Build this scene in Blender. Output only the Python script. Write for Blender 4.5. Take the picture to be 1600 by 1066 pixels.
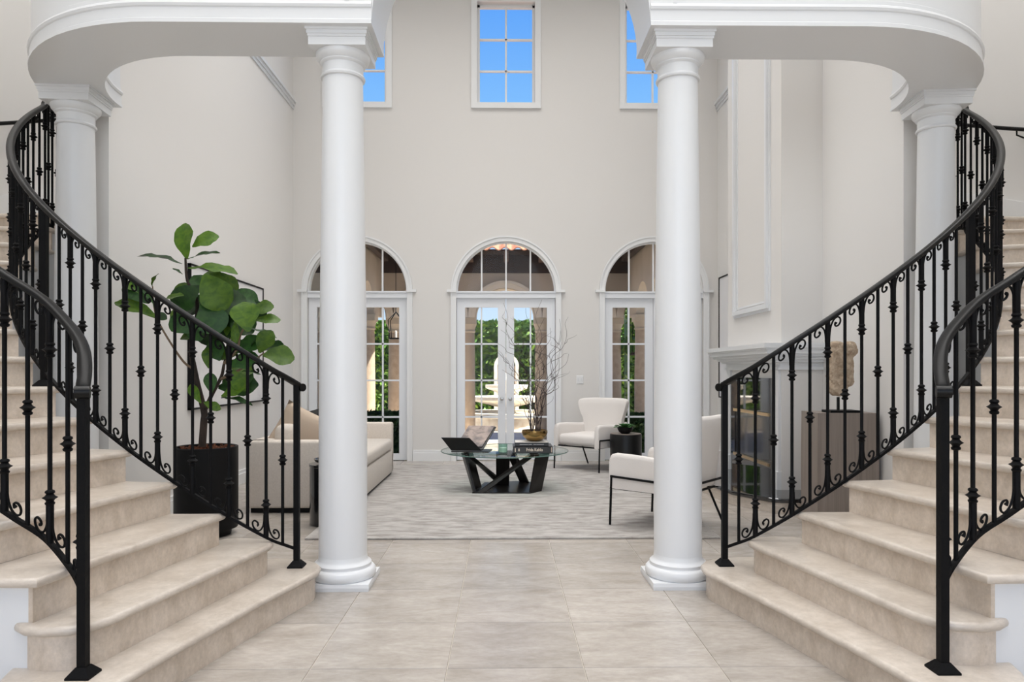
import bpy, bmesh, math, random
from mathutils import Vector, Matrix
from math import sin, cos, pi, radians, sqrt, atan2
random.seed(7)
for o in list(bpy.data.objects): bpy.data.objects.remove(o)
S = bpy.context.scene
COL = S.collection

# ---------------------------------------------------------------- camera
cam_d = bpy.data.cameras.new('camera'); cam = bpy.data.objects.new('camera', cam_d); COL.objects.link(cam)
cam.location = (-0.057, 0, 1.40); cam.rotation_euler = (pi/2, 0, radians(-0.78))
cam_d.sensor_width = 36; cam_d.lens = 24.75; cam_d.shift_y = 0.030; cam_d.clip_end = 200
S.camera = cam
# ---------------------------------------------------------------- world, sun, area lights, exposure
W = bpy.data.worlds.new('sky'); S.world = W; W.use_nodes = True
nt = W.node_tree; nt.nodes.clear()
wo = nt.nodes.new('ShaderNodeOutputWorld'); bg = nt.nodes.new('ShaderNodeBackground')
tc = nt.nodes.new('ShaderNodeTexCoord'); sx = nt.nodes.new('ShaderNodeSeparateXYZ'); rp = nt.nodes.new('ShaderNodeValToRGB')
nt.links.new(tc.outputs['Generated'], sx.inputs[0]); nt.links.new(sx.outputs['Z'], rp.inputs[0])
cr = rp.color_ramp
cr.elements[0].position = 0.0; cr.elements[0].color = (.72, .86, 1, 1)
cr.elements[1].position = 1.0; cr.elements[1].color = (.07, .26, .80, 1)
e = cr.elements.new(.34); e.color = (.23, .53, 1, 1)
e = cr.elements.new(.48); e.color = (.11, .36, .96, 1)
nt.links.new(rp.outputs[0], bg.inputs[0]); bg.inputs[1].default_value = 1.0
nt.links.new(bg.outputs[0], wo.inputs[0])
def light(name, kind, loc, rot, energy, size=None, size_y=None, color=(1, 1, 1), angle=None, spread=180):
    d = bpy.data.lights.new(name, kind); d.energy = energy; d.color = color
    if kind == 'AREA':
        d.shape = 'RECTANGLE'; d.size = size; d.size_y = size_y; d.spread = radians(spread)
    if angle: d.angle = angle
    o = bpy.data.objects.new(name, d); COL.objects.link(o); o.location = loc; o.rotation_euler = rot
    return o
sun = light('sun', 'SUN', (0, 0, 30), (0, 0, 0), 17.0, color=(1, .95, .87), angle=radians(.6))
sun.rotation_euler = Vector((-.40, .17, -.90)).to_track_quat('-Z', 'Y').to_euler()
light('living_fill', 'AREA', (0, 8.0, 8.2), (0, 0, 0), 175, 5.5, 4, (1, .985, .965), spread=112)  # unseen overhead panel added to brighten the living room, not a real fixture
light('foyer_fill', 'AREA', (0, 0.8, 8.2), (0, 0, 0), 275, 7, 6, (1, .985, .965), spread=120)  # invented fill high over the foyer, lifts floor and treads
for sx_ in (-1, 1): light('stair_fill', 'AREA', (sx_*4.1, 5.6, 8.2), (0, 0, 0), 70, 1.6, 3, (1, .985, .965), spread=120)  # fill lamps added because the stair halls were dim
light('entry_daylight_fill', 'AREA', (0, -14, 4.2), (radians(90), 0, 0), 540, 11, 8, (1, .99, .975))  # added area lamp behind the camera, stands in for daylight through the entry
S.view_settings.view_transform = 'Standard'; S.view_settings.look = 'None'
S.view_settings.gamma = 1; S.view_settings.use_curve_mapping = False
S.view_settings.exposure = 0.06

# ---------------------------------------------------------------- materials
MATS = {}
def mat(name, color, rough=.5, metal=0, spec=.5, noise=None, bump=None, coat=0, rand=0, grain=0):
    """noise=(scale_xyz, color2, lo, hi, detail); bump=(scale, strength)"""
    m = bpy.data.materials.new(name); m.use_nodes = True; MATS[name] = m
    n = m.node_tree.nodes; l = m.node_tree.links; p = n['Principled BSDF']
    p.inputs['Base Color'].default_value = (*color, 1); p.inputs['Roughness'].default_value = rough
    p.inputs['Metallic'].default_value = metal; p.inputs['Specular IOR Level'].default_value = spec
    p.inputs['Coat Weight'].default_value = coat; p.inputs['Coat Roughness'].default_value = .05
    if noise or bump:
        t = n.new('ShaderNodeTexCoord'); mp = n.new('ShaderNodeMapping'); l.new(t.outputs['Object'], mp.inputs[0])
        if rand:
            oi = n.new('ShaderNodeObjectInfo'); ml = n.new('ShaderNodeVectorMath'); ml.operation = 'SCALE'
            cb = n.new('ShaderNodeCombineXYZ')
            for k in range(3): l.new(oi.outputs['Random'], cb.inputs[k])
            l.new(cb.outputs[0], ml.inputs[0]); ml.inputs['Scale'].default_value = 40; l.new(ml.outputs[0], mp.inputs['Location'])
    if noise:
        sc, c2, lo, hi, det = noise
        mp.inputs['Scale'].default_value = sc
        nz = n.new('ShaderNodeTexNoise'); nz.inputs['Scale'].default_value = 1; nz.inputs['Detail'].default_value = det
        nz.inputs['Roughness'].default_value = .62; nz.inputs['Distortion'].default_value = .4
        l.new(mp.outputs[0], nz.inputs['Vector'])
        r = n.new('ShaderNodeValToRGB'); r.color_ramp.elements[0].position = lo; r.color_ramp.elements[1].position = hi
        r.color_ramp.elements[0].color = (*color, 1); r.color_ramp.elements[1].color = (*c2, 1)
        l.new(nz.outputs['Fac'], r.inputs[0]); out = r.outputs[0]
        if rand:
            hv = n.new('ShaderNodeHueSaturation'); mr = n.new('ShaderNodeMapRange')
            mr.inputs['To Min'].default_value = 1 - rand; mr.inputs['To Max'].default_value = 1 + rand
            l.new(oi.outputs['Random'], mr.inputs['Value']); l.new(mr.outputs[0], hv.inputs['Value'])
            l.new(out, hv.inputs['Color']); out = hv.outputs[0]
        if grain:     # fine pits and flecks
            gz = n.new('ShaderNodeTexNoise'); gz.inputs['Scale'].default_value = 38; gz.inputs['Detail'].default_value = 6; gz.inputs['Roughness'].default_value = .7
            l.new(mp.outputs[0], gz.inputs['Vector']); gz.inputs['Scale'].default_value = 6
            g2 = n.new('ShaderNodeMapRange'); g2.inputs['From Min'].default_value = .3; g2.inputs['From Max'].default_value = .7
            g2.inputs['To Min'].default_value = 1+grain*.5; g2.inputs['To Max'].default_value = 1-grain; l.new(gz.outputs['Fac'], g2.inputs['Value'])
            h2 = n.new('ShaderNodeHueSaturation'); l.new(g2.outputs[0], h2.inputs['Value']); l.new(out, h2.inputs['Color']); out = h2.outputs[0]
        l.new(out, p.inputs['Base Color'])
    if bump:
        nb = n.new('ShaderNodeTexNoise'); nb.inputs['Scale'].default_value = bump[0]; nb.inputs['Detail'].default_value = 3
        l.new(t.outputs['Object'], nb.inputs['Vector'])
        b = n.new('ShaderNodeBump'); b.inputs['Strength'].default_value = bump[1]; b.inputs['Distance'].default_value = .01
        l.new(nb.outputs['Fac'], b.inputs['Height']); l.new(b.outputs[0], p.inputs['Normal'])
    return m
mat('wall', (.74, .72, .695), .75, bump=(40, .03))
mat('wall_side', (.78, .765, .745), .75, bump=(40, .03))
mat('white', (.745, .755, .765), .3)
mat('trim', (.81, .815, .815), .4)
mat('door', (.80, .82, .85), .35)  # white joinery, with the blue of cold light mixed into its colour
mat('stone', (.645, .575, .50), .3, noise=((6, 6, 18), (.51, .44, .37), .38, .68, 15), rand=.05, grain=.12)
mat('riser', (.70, .605, .51), .4, noise=((9, 9, 7), (.55, .46, .37), .38, .68, 15), rand=.05, grain=.14)
mat('tile', (.49, .445, .40), .22, noise=((3.0, 6.5, 4), (.36, .32, .275), .36, .70, 15), rand=.11, grain=.14)
mat('grout', (.50, .45, .39), .7)
mat('iron', (.0035, .0035, .004), .55, spec=.12, bump=(60, .15))
mat('rail', (.0045, .0043, .0042), .36, spec=.2)
mat('rug', (.50, .475, .45), .95, noise=((4.2, 13, 1), (.31, .285, .265), .40, .64, 14), bump=(160, .5), grain=.10)
mat('linen', (.72, .65, .575), .9, noise=((60, 60, 60), (.65, .58, .51), .3, .7, 2), bump=(260, .25))
mat('linen_light', (.66, .61, .55), .9, noise=((60, 60, 60), (.60, .55, .5), .3, .7, 2), bump=(260, .25))
mat('boucle', (.74, .70, .665), .95, bump=(180, .3))
mat('pillow_beige', (.56, .45, .35), .9, bump=(200, .3))
mat('pillow_black', (.012, .011, .011), .8, noise=((3, 3, 22), (.10, .08, .065), .60, .66, 1))
mat('black_gloss', (.008, .008, .009), .12, coat=.5)
mat('black_matte', (.004, .004, .0045), .5, spec=.2)
mat('black_wood', (.006, .006, .006), .35, spec=.3, bump=(30, .05))
mat('granite', (.006, .006, .007), .03, spec=.8, coat=.6)
mat('steel_black', (.010, .008, .007), .35, spec=.3)
mat('brass', (.72, .52, .30), .3, metal=1)
mat('gold', (.32, .21, .08), .22, metal=1, bump=(9, .35))
mat('chrome', (.7, .7, .7), .2, metal=1)
mat('paper', (.74, .71, .67), .7)
mat('page_photo', (.36, .28, .24), .5, noise=((9, 9, 9), (.12, .10, .10), .4, .62, 4))
mat('book_black', (.012, .011, .011), .35)
mat('book_dark', (.03, .032, .036), .4)
mat('lettering', (.78, .66, .54), .6)
mat('lettering_gray', (.45, .45, .45), .6)
mat('canvas', (.78, .775, .78), .8, noise=((2, 1.2, 1.6), (.58, .57, .59), .55, .72, 4))
mat('wood_grey', (.27, .225, .195), .45, noise=((30, 30, .8), (.19, .155, .13), .35, .68, 5))
mat('sculpture', (.50, .395, .29), .95, noise=((22, 22, 22), (.28, .20, .135), .4, .68, 6), bump=(38, 1.0))
mat('bark', (.055, .038, .028), .9, noise=((20, 20, 6), (.02, .014, .011), .35, .65, 4), bump=(40, .6))
mat('rim', (.10, .19, .165), .15)
mat('bark_light', (.20, .14, .09), .9, bump=(40, .5))
mat('twig', (.05, .033, .03), .8)
mat('mulch', (.22, .07, .025), .95, noise=((60, 60, 60), (.05, .02, .01), .35, .65, 3), bump=(60, 1))
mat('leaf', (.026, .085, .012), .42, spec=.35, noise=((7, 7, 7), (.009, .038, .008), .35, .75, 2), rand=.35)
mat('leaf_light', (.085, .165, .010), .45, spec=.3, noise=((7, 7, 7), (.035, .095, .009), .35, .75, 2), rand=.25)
mat('succulent', (.05, .16, .04), .5)
mat('hedge', (.045, .13, .014), .6, noise=((6, 6, 6), (.16, .25, .02), .45, .65, 3))
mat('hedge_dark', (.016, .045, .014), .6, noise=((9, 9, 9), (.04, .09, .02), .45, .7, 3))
mat('plaster', (.56, .46, .36), .85, noise=((1.5, 1.5, 1.5), (.49, .40, .30), .35, .7, 5))
mat('plaster_light', (.74, .64, .52), .85)
mat('rafter', (.17, .10, .07), .7)
mat('stone_tan', (.50, .385, .285), .85, noise=((8, 8, 8), (.40, .30, .215), .35, .7, 5))
mat('fountain', (.78, .72, .62), .7, noise=((5, 5, 5), (.62, .52, .40), .45, .75, 4))
mat('paving', (.62, .54, .45), .8, noise=((2, 2, 2), (.52, .44, .36), .4, .7, 4))
mat('timber', (.055, .028, .017), .7, noise=((3, 22, 22), (.03, .016, .011), .35, .7, 4))
mat('terracotta', (.27, .095, .05), .8, noise=((6, 6, 6), (.36, .17, .10), .4, .65, 4))
def glassmat(name, tint, base, edge):
    m = bpy.data.materials.new(name); m.use_nodes = True; MATS[name] = m
    n = m.node_tree.nodes; l = m.node_tree.links; n.clear()
    o = n.new('ShaderNodeOutputMaterial'); mx = n.new('ShaderNodeMixShader'); t = n.new('ShaderNodeBsdfTransparent')
    g = n.new('ShaderNodeBsdfGlossy'); f = n.new('ShaderNodeLayerWeight'); f.inputs[0].default_value = .5
    pw = n.new('ShaderNodeMath'); pw.operation = 'POWER'; pw.inputs[1].default_value = 5; l.new(f.outputs['Facing'], pw.inputs[0])
    ma = n.new('ShaderNodeMath'); ma.operation = 'MULTIPLY_ADD'; ma.inputs[1].default_value = edge; ma.inputs[2].default_value = base; l.new(pw.outputs[0], ma.inputs[0])
    t.inputs[0].default_value = (*tint, 1); g.inputs['Roughness'].default_value = .01
    l.new(ma.outputs[0], mx.inputs[0]); l.new(t.outputs[0], mx.inputs[1]); l.new(g.outputs[0], mx.inputs[2]); l.new(mx.outputs[0], o.inputs[0])
    return m
glassmat('glass', (.98, .99, .985), .006, .4)
glassmat('table_glass', (.93, .97, .96), .03, .62)
glassmat('green_glass', (.80, .92, .87), .03, .6)

# ---------------------------------------------------------------- mesh helpers
class MB:
    def __init__(s): s.v = []; s.f = []
    def add(s, vs, fs):
        b = len(s.v); s.v += [tuple(v) for v in vs]; s.f += [tuple(b+i for i in f) for f in fs]; return s
    def box(s, x0, x1, y0, y1, z0, z1):
        return s.add([(x0,y0,z0),(x1,y0,z0),(x1,y1,z0),(x0,y1,z0),(x0,y0,z1),(x1,y0,z1),(x1,y1,z1),(x0,y1,z1)],
                     [(3,2,1,0),(4,5,6,7),(0,1,5,4),(1,2,6,5),(2,3,7,6),(3,0,4,7)])
    def bar(s, a, b, w, h, up=(0,0,1)):
        a = Vector(a); b = Vector(b); d = (b-a).normalized(); u = Vector(up)
        if abs(d.dot(u)) > .98: u = Vector((1,0,0))
        r = d.cross(u).normalized(); u = r.cross(d).normalized(); vs = []
        for p in (a, b):
            for i, j in ((-1,-1),(1,-1),(1,1),(-1,1)): vs.append(p + r*i*w/2 + u*j*h/2)
        return s.add(vs, [(3,2,1,0),(4,5,6,7),(0,1,5,4),(1,2,6,5),(2,3,7,6),(3,0,4,7)])
    def prism(s, poly, z0, z1):
        n = len(poly)
        vs = [(x,y,z0) for x,y in poly] + [(x,y,z1) for x,y in poly]
        return s.add(vs, [tuple(range(n-1,-1,-1)), tuple(range(n,2*n))] + [(i,(i+1)%n,n+(i+1)%n,n+i) for i in range(n)])
    def prism_y(s, poly, y0, y1):
        n = len(poly)
        vs = [(x,y0,z) for x,z in poly] + [(x,y1,z) for x,z in poly]
        return s.add(vs, [tuple(range(n)), tuple(range(2*n-1,n-1,-1))] + [(i,n+i,n+(i+1)%n,(i+1)%n) for i in range(n)])
    def lathe(s, prof, seg=24, c=(0,0), arc=None):
        vs = []; fs = []; m = len(prof)
        for k in range(seg):
            a = 2*pi*k/seg
            for r, z in prof: vs.append((c[0]+r*cos(a), c[1]+r*sin(a), z))
        for k in range(seg):
            for j in range(m-1):
                a0 = k*m+j; b0 = ((k+1)%seg)*m+j
                fs.append((a0,b0,b0+1,a0+1))
        if prof[0][0] > 1e-5: fs.append(tuple(k*m for k in range(seg-1,-1,-1)))
        if prof[-1][0] > 1e-5: fs.append(tuple(k*m+m-1 for k in range(seg)))
        return s.add(vs, fs)
    def tube(s, pts, rad, seg=6, cap=True):
        pts = [Vector(p) for p in pts]; n = len(pts)
        if not hasattr(rad, '__len__'): rad = [rad]*n
        vs = []; fs = []; prev = None
        for i, p in enumerate(pts):
            t = (pts[min(i+1,n-1)] - pts[max(i-1,0)]).normalized()
            if prev is None:
                u = Vector((0,0,1)) if abs(t.z) < .9 else Vector((1,0,0))
                r = t.cross(u).normalized()
            else: r = (prev - t*prev.dot(t)).normalized()
            prev = r; q = t.cross(r)
            for k in range(seg):
                a = 2*pi*k/seg; vs.append(p + (r*cos(a)+q*sin(a))*rad[i])
        for i in range(n-1):
            for k in range(seg):
                a0 = i*seg+k; a1 = i*seg+(k+1)%seg; fs.append((a0,a1,a1+seg,a0+seg))
        if cap: fs += [tuple(range(seg-1,-1,-1)), tuple(range((n-1)*seg, n*seg))]
        return s.add(vs, fs)
    def sweep(s, pts, prof, cap=True, closed=True):
        """profile (u to the right of travel in plan, v up) along a 3D path"""
        pts = [Vector(p) for p in pts]; n = len(pts); m = len(prof); vs = []; fs = []
        for i, p in enumerate(pts):
            t0 = (pts[i]-pts[i-1]) if i > 0 else (pts[1]-pts[0]); t1 = (pts[i+1]-pts[i]) if i < n-1 else t0
            t0 = Vector((t0.x,t0.y,0)).normalized(); t1 = Vector((t1.x,t1.y,0)).normalized()
            t = (t0+t1).normalized(); k = 1/max(.3, t.dot(t1)); r = Vector((t.y,-t.x,0))
            for u, v in prof: vs.append(p + r*u*k + Vector((0,0,v)))
        mm = m if closed else m-1
        for i in range(n-1):
            for j in range(mm):
                a = i*m+j; b = i*m+(j+1)%m; fs.append((a,b,b+m,a+m))
        if cap: fs += [tuple(range(m-1,-1,-1)), tuple(range((n-1)*m,n*m))]
        return s.add(vs, fs)
    def slab(s, poly, z0, z1, seg=6, r=None):
        """slab with half round edges"""
        if area2(poly) < 0: poly = poly[::-1]
        n = len(poly); r = r or (z1-z0)/2; zm = (z0+z1)/2; vs = []; fs = []
        for k in range(seg+1):
            a = -pi/2 + pi*k/seg
            q = offset(poly, -r*(1-cos(a)))
            vs += [(x,y,zm+(z1-z0)/2*sin(a)) for x,y in q]
        for k in range(seg):
            for i in range(n):
                j = (i+1)%n; fs.append((k*n+i,k*n+j,(k+1)*n+j,(k+1)*n+i))
        fs += [tuple(range(n-1,-1,-1)), tuple(range(seg*n,seg*n+n))]
        return s.add(vs, fs)
    def xf(s, M):
        s.v = [tuple(M @ Vector(v)) for v in s.v]; return s
    def mirror(s, sg):
        if sg < 0: s.v = [(-x,y,z) for x,y,z in s.v]
        return s
    def mesh(s, name, smooth=None):
        me = bpy.data.meshes.new(name); me.from_pydata(s.v, [], s.f)
        bm = bmesh.new(); bm.from_mesh(me); bmesh.ops.recalc_face_normals(bm, faces=bm.faces); bm.to_mesh(me); bm.free()
        if smooth:
            for p in me.polygons: p.use_smooth = True
            try: me.set_sharp_from_angle(angle=radians(smooth))
            except Exception: pass
        return me
    def build(s, name, m, parent=None, smooth=None, loc=None):
        return link(name, s.mesh(name, smooth), m, parent, loc)
def link(name, me, m, parent=None, loc=None):
    if m and not me.materials: me.materials.append(MATS[m])
    o = bpy.data.objects.new(name, me); COL.objects.link(o); o.parent = parent
    if loc: o.location = loc
    return o
def area2(p): return sum(p[i-1][0]*p[i][1]-p[i][0]*p[i-1][1] for i in range(len(p)))
def offset(poly, d):
    if abs(d) < 1e-9: return list(poly)
    n = len(poly); out = []
    for i in range(n):
        p0 = Vector(poly[i-1]); p1 = Vector(poly[i]); p2 = Vector(poly[(i+1)%n])
        a = (p1-p0).normalized(); b = (p2-p1).normalized()
        na = Vector((a.y,-a.x)); nb = Vector((b.y,-b.x)); m = (na+nb)
        if m.length < 1e-6: m = na
        m.normalize(); k = min(1/max(.35, m.dot(na)), 2.0)
        q = p1 + m*d*k; out.append((q.x,q.y))
    return out
def rbox(x0, x1, y0, y1, z0, z1, r=.04, seg=3):
    bm = bmesh.new(); bmesh.ops.create_cube(bm, size=1)
    for v in bm.verts:
        v.co = ((x0+x1)/2+v.co.x*(x1-x0), (y0+y1)/2+v.co.y*(y1-y0), (z0+z1)/2+v.co.z*(z1-z0))
    bmesh.ops.bevel(bm, geom=bm.edges[:], offset=r, segments=seg, profile=.5, affect='EDGES')
    b = MB(); bm.verts.ensure_lookup_table()
    b.add([v.co[:] for v in bm.verts], [[v.index for v in f.verts] for f in bm.faces]); bm.free(); return b
def catmull(pts, n=8):
    P = [Vector(p) for p in pts]; P = [2*P[0]-P[1]] + P + [2*P[-1]-P[-2]]; out = []
    for i in range(1, len(P)-2):
        for k in range(n):
            t = k/n; a, b, c, d = P[i-1], P[i], P[i+1], P[i+2]
            out.append(.5*((2*b)+(c-a)*t+(2*a-5*b+4*c-d)*t*t+(3*b-a-3*c+d)*t**3))
    out.append(P[-2]); return out
def empty(name, label, cat, loc=(0,0,0), rz=0, group=None, kind=None):
    o = bpy.data.objects.new(name, None); COL.objects.link(o); o.location = loc; o.rotation_euler = (0,0,rz)
    return tag(o, label, cat, group, kind)
def tag(o, label=None, cat=None, group=None, kind=None):
    if label: o['label'] = label
    if cat: o['category'] = cat
    if group: o['group'] = group
    if kind: o['kind'] = kind
    return o
def struct(o): o['kind'] = 'structure'; return o

# ================================================================ SETTING
YB = 11.05; XW = 3.33; ZC = 8.3
# floor: base slab with grout and single travertine tiles
fl = struct(MB().box(-5.6, 5.6, -3.6, YB+.15, -.12, -.004).build('floor', 'grout'))
tw, td = .645, .605
tm = MB().slab([(0.0015,.0015),(tw-.0015,.0015),(tw-.0015,td-.0015),(.0015,td-.0015)], -.008, 0, seg=2, r=.002).mesh('floor_tile')
x0t = -.317; y0t = 4.535
for j in range(-5, 11):
    for i in range(-5, 6):
        x = x0t + tw*i; y = y0t + td*j
        if abs(x+tw/2) > 3.3 or y < 1.6 or y > YB-.3: continue
        link('floor_tile', tm, 'tile', fl, (x, y, .0))
struct(MB().box(-5.6, 5.6, -3.6, YB+.3, ZC, ZC+.15).build('ceiling', 'wall'))

# back wall with three arched doors and three windows
DX = (-2.33, 0, 2.33); HW = .78; ZS = 2.61; RA = HW
def arcpts(cx, cz, r, n=24, a0=0, a1=pi): return [(cx+r*cos(a0+(a1-a0)*k/n), cz+r*sin(a0+(a1-a0)*k/n)) for k in range(n+1)]
bw = MB(); WZ0, WZ1, WH = 5.62, 7.20, .455
y0, y1 = YB, YB+.22
xs = [-XW-.2] + [v for d in DX for v in (d-HW, d+HW)] + [XW+.2]
for k in range(0, len(xs), 2): bw.box(xs[k], xs[k+1], y0, y1, 0, ZC)
for d in DX:
    arc = arcpts(d, ZS+.055, RA)
    bw.prism_y([(d+HW, ZS+.055)] + arc[1:-1] + [(d-HW, ZS+.055), (d-HW, WZ0), (d+HW, WZ0)], y0, y1)
    bw.box(d-HW, d-WH, y0, y1, WZ0, WZ1); bw.box(d+WH, d+HW, y0, y1, WZ0, WZ1); bw.box(d-HW, d+HW, y0, y1, WZ1, ZC)
struct(bw.build('wall_back', 'wall'))
pane_cache = {}
def pane(w, h, parent, loc):
    k = (round(w,3), round(h,3))
    if k not in pane_cache: pane_cache[k] = MB().box(0, w, -.003, .003, 0, h).mesh('pane')
    return link('pane', pane_cache[k], 'glass', parent, loc)
def french_door(i, cx):
    d = struct(bpy.data.objects.new('door_%d' % i, None)); COL.objects.link(d); d.location = (cx, YB, 0)
    yf = .06
    # casing: jambs, arch ring, imposts
    c = MB()
    for s in (-1, 1):
        c.box(min(s*HW,s*(HW+.085)), max(s*HW,s*(HW+.085)), -.022, .001, 0, ZS+.055)
        c.box(min(s*(HW+.065),s*(HW+.085)), max(s*(HW+.065),s*(HW+.085)), -.034, -.02, 0, ZS+.055)
    for r0, r1, ya in ((HW, HW+.085, -.022), (HW+.062, HW+.085, -.034)):
        A = arcpts(0, ZS+.055, r0, 32); B = arcpts(0, ZS+.055, r1, 32)
        for k in range(32): c.prism_y([A[k], B[k], B[k+1], A[k+1]], ya, .001)
    c.build('casing', 'trim', d)
    im = MB()
    for s in (-1, 1): im.box(min(s*(HW-.0),s*(HW+.145)), max(s*HW,s*(HW+.145)), -.045, .0, ZS+.035, ZS+.075)
    im.build('impost', 'trim', d)
    f = MB().box(-HW, HW, yf-.04, yf+.08, ZS-.05, ZS+.055).box(-HW, HW, yf-.055, yf-.03, ZS+.03, ZS+.055)
    f.build('transom_bar', 'door', d)
    t = MB(); A = arcpts(0, ZS+.055, HW-.02, 32); B = arcpts(0, ZS+.055, HW+.01, 32)
    for k in range(32): t.prism_y([A[k], B[k], B[k+1], A[k+1]], yf-.02, yf+.06)
    rr = HW-.02
    for x in (-.385, 0, .385):
        t.box(x-.012, x+.012, yf, yf+.03, ZS+.05, ZS+.055+sqrt(rr*rr-x*x))
    t = t.build('fanlight', 'trim', d)
    bounds = (-rr, -.385, 0, .385, rr)
    for k in range(4):
        a, b = bounds[k], bounds[k+1]; n = 8
        top = [(b+(a-b)*q/n, ZS+.055+sqrt(max(0, rr*rr-(b+(a-b)*q/n)**2))) for q in range(n+1)]
        MB().prism_y([(a, ZS+.05), (b, ZS+.05)] + top, yf+.012, yf+.018).build('pane', 'glass', t)
    for s in (-1, 1):
        l = MB(); xa, xb = (-HW+.008, -.003) if s < 0 else (.003, HW-.008)
        gx0, gx1 = xa+.125, xb-.125; gz0, gz1 = .11, ZS-.195
        l.box(xa, gx0, yf, yf+.05, .01, ZS-.05).box(gx1, xb, yf, yf+.05, .01, ZS-.05)
        l.box(gx0, gx1, yf, yf+.05, .01, gz0).box(gx0, gx1, yf, yf+.05, gz1, ZS-.05)
        h = (gz1-gz0)/4; mx = (gx0+gx1)/2
        l.box(mx-.012, mx+.012, yf+.005, yf+.045, gz0, gz1)
        for k in (1, 2, 3): l.box(gx0, gx1, yf+.005, yf+.045, gz0+h*k-.013, gz0+h*k+.013)
        l = l.build('leaf_frame', 'door', d)
        for k in range(4):
            for (pa, pb) in ((gx0, mx), (mx, gx1)): pane(pb-pa, h, l, (pa, yf+.025, gz0+h*k))
        if cx == 0:
            x = s*.065
            MB().lathe([(0,0),(.014,.0),(.014,.02),(.03,.035),(.033,.05),(.025,.065),(0,.07)], 12).xf(Matrix.Rotation(pi/2,4,'X')).build('door_knob', 'chrome', l, 30, (x, yf, .97))
    return d
for i, cx in enumerate(DX): french_door(i+1, cx)
for i, cx in enumerate(DX):
    w = struct(bpy.data.objects.new('window_%d' % (i+1), None)); COL.objects.link(w); w.location = (cx, YB, 0)
    c = MB()
    for s in (-1, 1): c.box(min(s*WH,s*(WH+.09)), max(s*WH,s*(WH+.09)), -.03, .001, WZ0-.09, WZ1+.09)
    c.box(-WH, WH, -.03, .001, WZ0-.09, WZ0).box(-WH, WH, -.03, .001, WZ1, WZ1+.09)
    c.build('casing', 'trim', w)
    f = MB(); g = .04; yf = .09
    f.box(-WH, -WH+g, yf, yf+.06, WZ0, WZ1).box(WH-g, WH, yf, yf+.06, WZ0, WZ1).box(-WH, WH, yf, yf+.06, WZ0, WZ0+g).box(-WH, WH, yf, yf+.06, WZ1-g, WZ1)
    f.box(-.014, .014, yf+.01, yf+.05, WZ0, WZ1)
    h = (WZ1-WZ0-2*g)/3
    for k in (1, 2): f.box(-WH, WH, yf+.01, yf+.05, WZ0+g+h*k-.012, WZ0+g+h*k+.012)
    f = f.build('window_frame', 'trim', w)
    for k in range(3):
        for xa in (-WH+g, 0): pane(WH-g, h, f, (xa, yf+.03, WZ0+g+h*k))
# baseboard
b = MB()
for k in range(0, len(xs), 2):
    xa, xb = max(xs[k]+.09 if k else -XW, -XW), min(xs[k+1]-.09 if k < 6 else XW, XW)
    b.box(xa, xb, YB-.018, YB, 0, .17).box(xa, xb, YB-.026, YB, .0, .13)
struct(b.build('baseboard_back', 'trim'))
b = MB().box(-XW, -XW+.018, 5.95, YB-.03, 0, .17).box(-XW, -XW+.026, 5.95, YB-.03, 0, .13); struct(b.build('baseboard_left', 'trim'))
b = MB().box(XW-.018, XW, 9.2, YB-.03, 0, .17).box(XW-.018, XW, 5.95, 7.39, 0, .17); struct(b.build('baseboard_right', 'trim'))
# side walls of the living room
for s, nm in ((-1, 'left'), (1, 'right')):
    struct(MB().box(-XW-.16, -XW, 5.9, YB+.1, 0, ZC).mirror(-s).build('wall_'+nm, 'wall_side'))
    # ledge moulding high on the wall
    t = MB().box(-XW, -XW+.05, 5.95, YB, 5.60, 5.645).box(-XW, -XW+.03, 5.95, YB, 5.55, 5.60).box(-XW, -XW+.015, 5.95, YB, 5.50, 5.55)
    struct(t.mirror(-s).build('trim_%d' % (1 if s < 0 else 2), 'white'))
# curved stair hall walls, foyer walls
CX, CY = -1.907, 6.15
def pol(R, deg): a = radians(deg); return (CX - R*sin(a), CY - R*cos(a))
for s, nm in ((-1, 'left'), (1, 'right')):
    pts = [pol(3.40, 38+115*k/46) + (0,) for k in range(47)]
    m = MB().sweep(pts, [(-.06,0),(.06,0),(.06,ZC),(-.06,ZC)])
    struct(m.mirror(-s).build('wall_stair_'+nm, 'wall_side', None, 30))
    struct(MB().box(-4.14, -4.0, -3.6, 3.6, 0, ZC).mirror(-s).build('wall_foyer_'+nm, 'wall_side'))
fw = MB().box(-4.14, -3.3, -3.7, -3.55, 0, ZC).box(3.3, 4.14, -3.7, -3.55, 0, ZC).box(-3.3, 3.3, -3.7, -3.55, 6.3, ZC).box(-3.3, 3.3, -3.7, -3.55, 0, .3)
struct(fw.build('wall_front', 'wall_side'))

# ================================================================ BALCONY BEAMS, ARCH
BX, BY = -2.257, 5.9; RB = 1.207; YM = 4.695
def beam(s, label):
    e = empty('balcony', label, 'balcony', group='curved balconies over the stairs', kind='thing')
    path = [(-.885, YM, 0), (-1.5, YM, 0)] + [(BX-RB*sin(radians(a)), BY-RB*cos(radians(a)), 0) for a in range(0, 91, 5)]
    o = .242
    pr = [(-o,3.60),(-o,3.625),(-o+.008,3.632),(-o+.008,3.70),(-o,3.705),(-o-.006,3.72),(-o,3.735),(-o+.012,3.745),(-o+.012,3.77),(-o+.018,3.775),(-o+.018,4.6)]
    pr = [(u,z) for u,z in pr]
    prof = pr + [(-u,z) for u,z in pr[::-1]]
    MB().sweep(path, prof).mirror(-s).build('balcony_beam', 'white', e, 25)
    m = MB().box(-1.055, -1.03, YM-.235, YM-.22, 3.745, 4.4).box(-1.10, -1.085, YM-.235, YM-.22, 3.775, 4.4)
    m.mirror(-s).build('panel_moulding', 'white', e)
    return e
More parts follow.
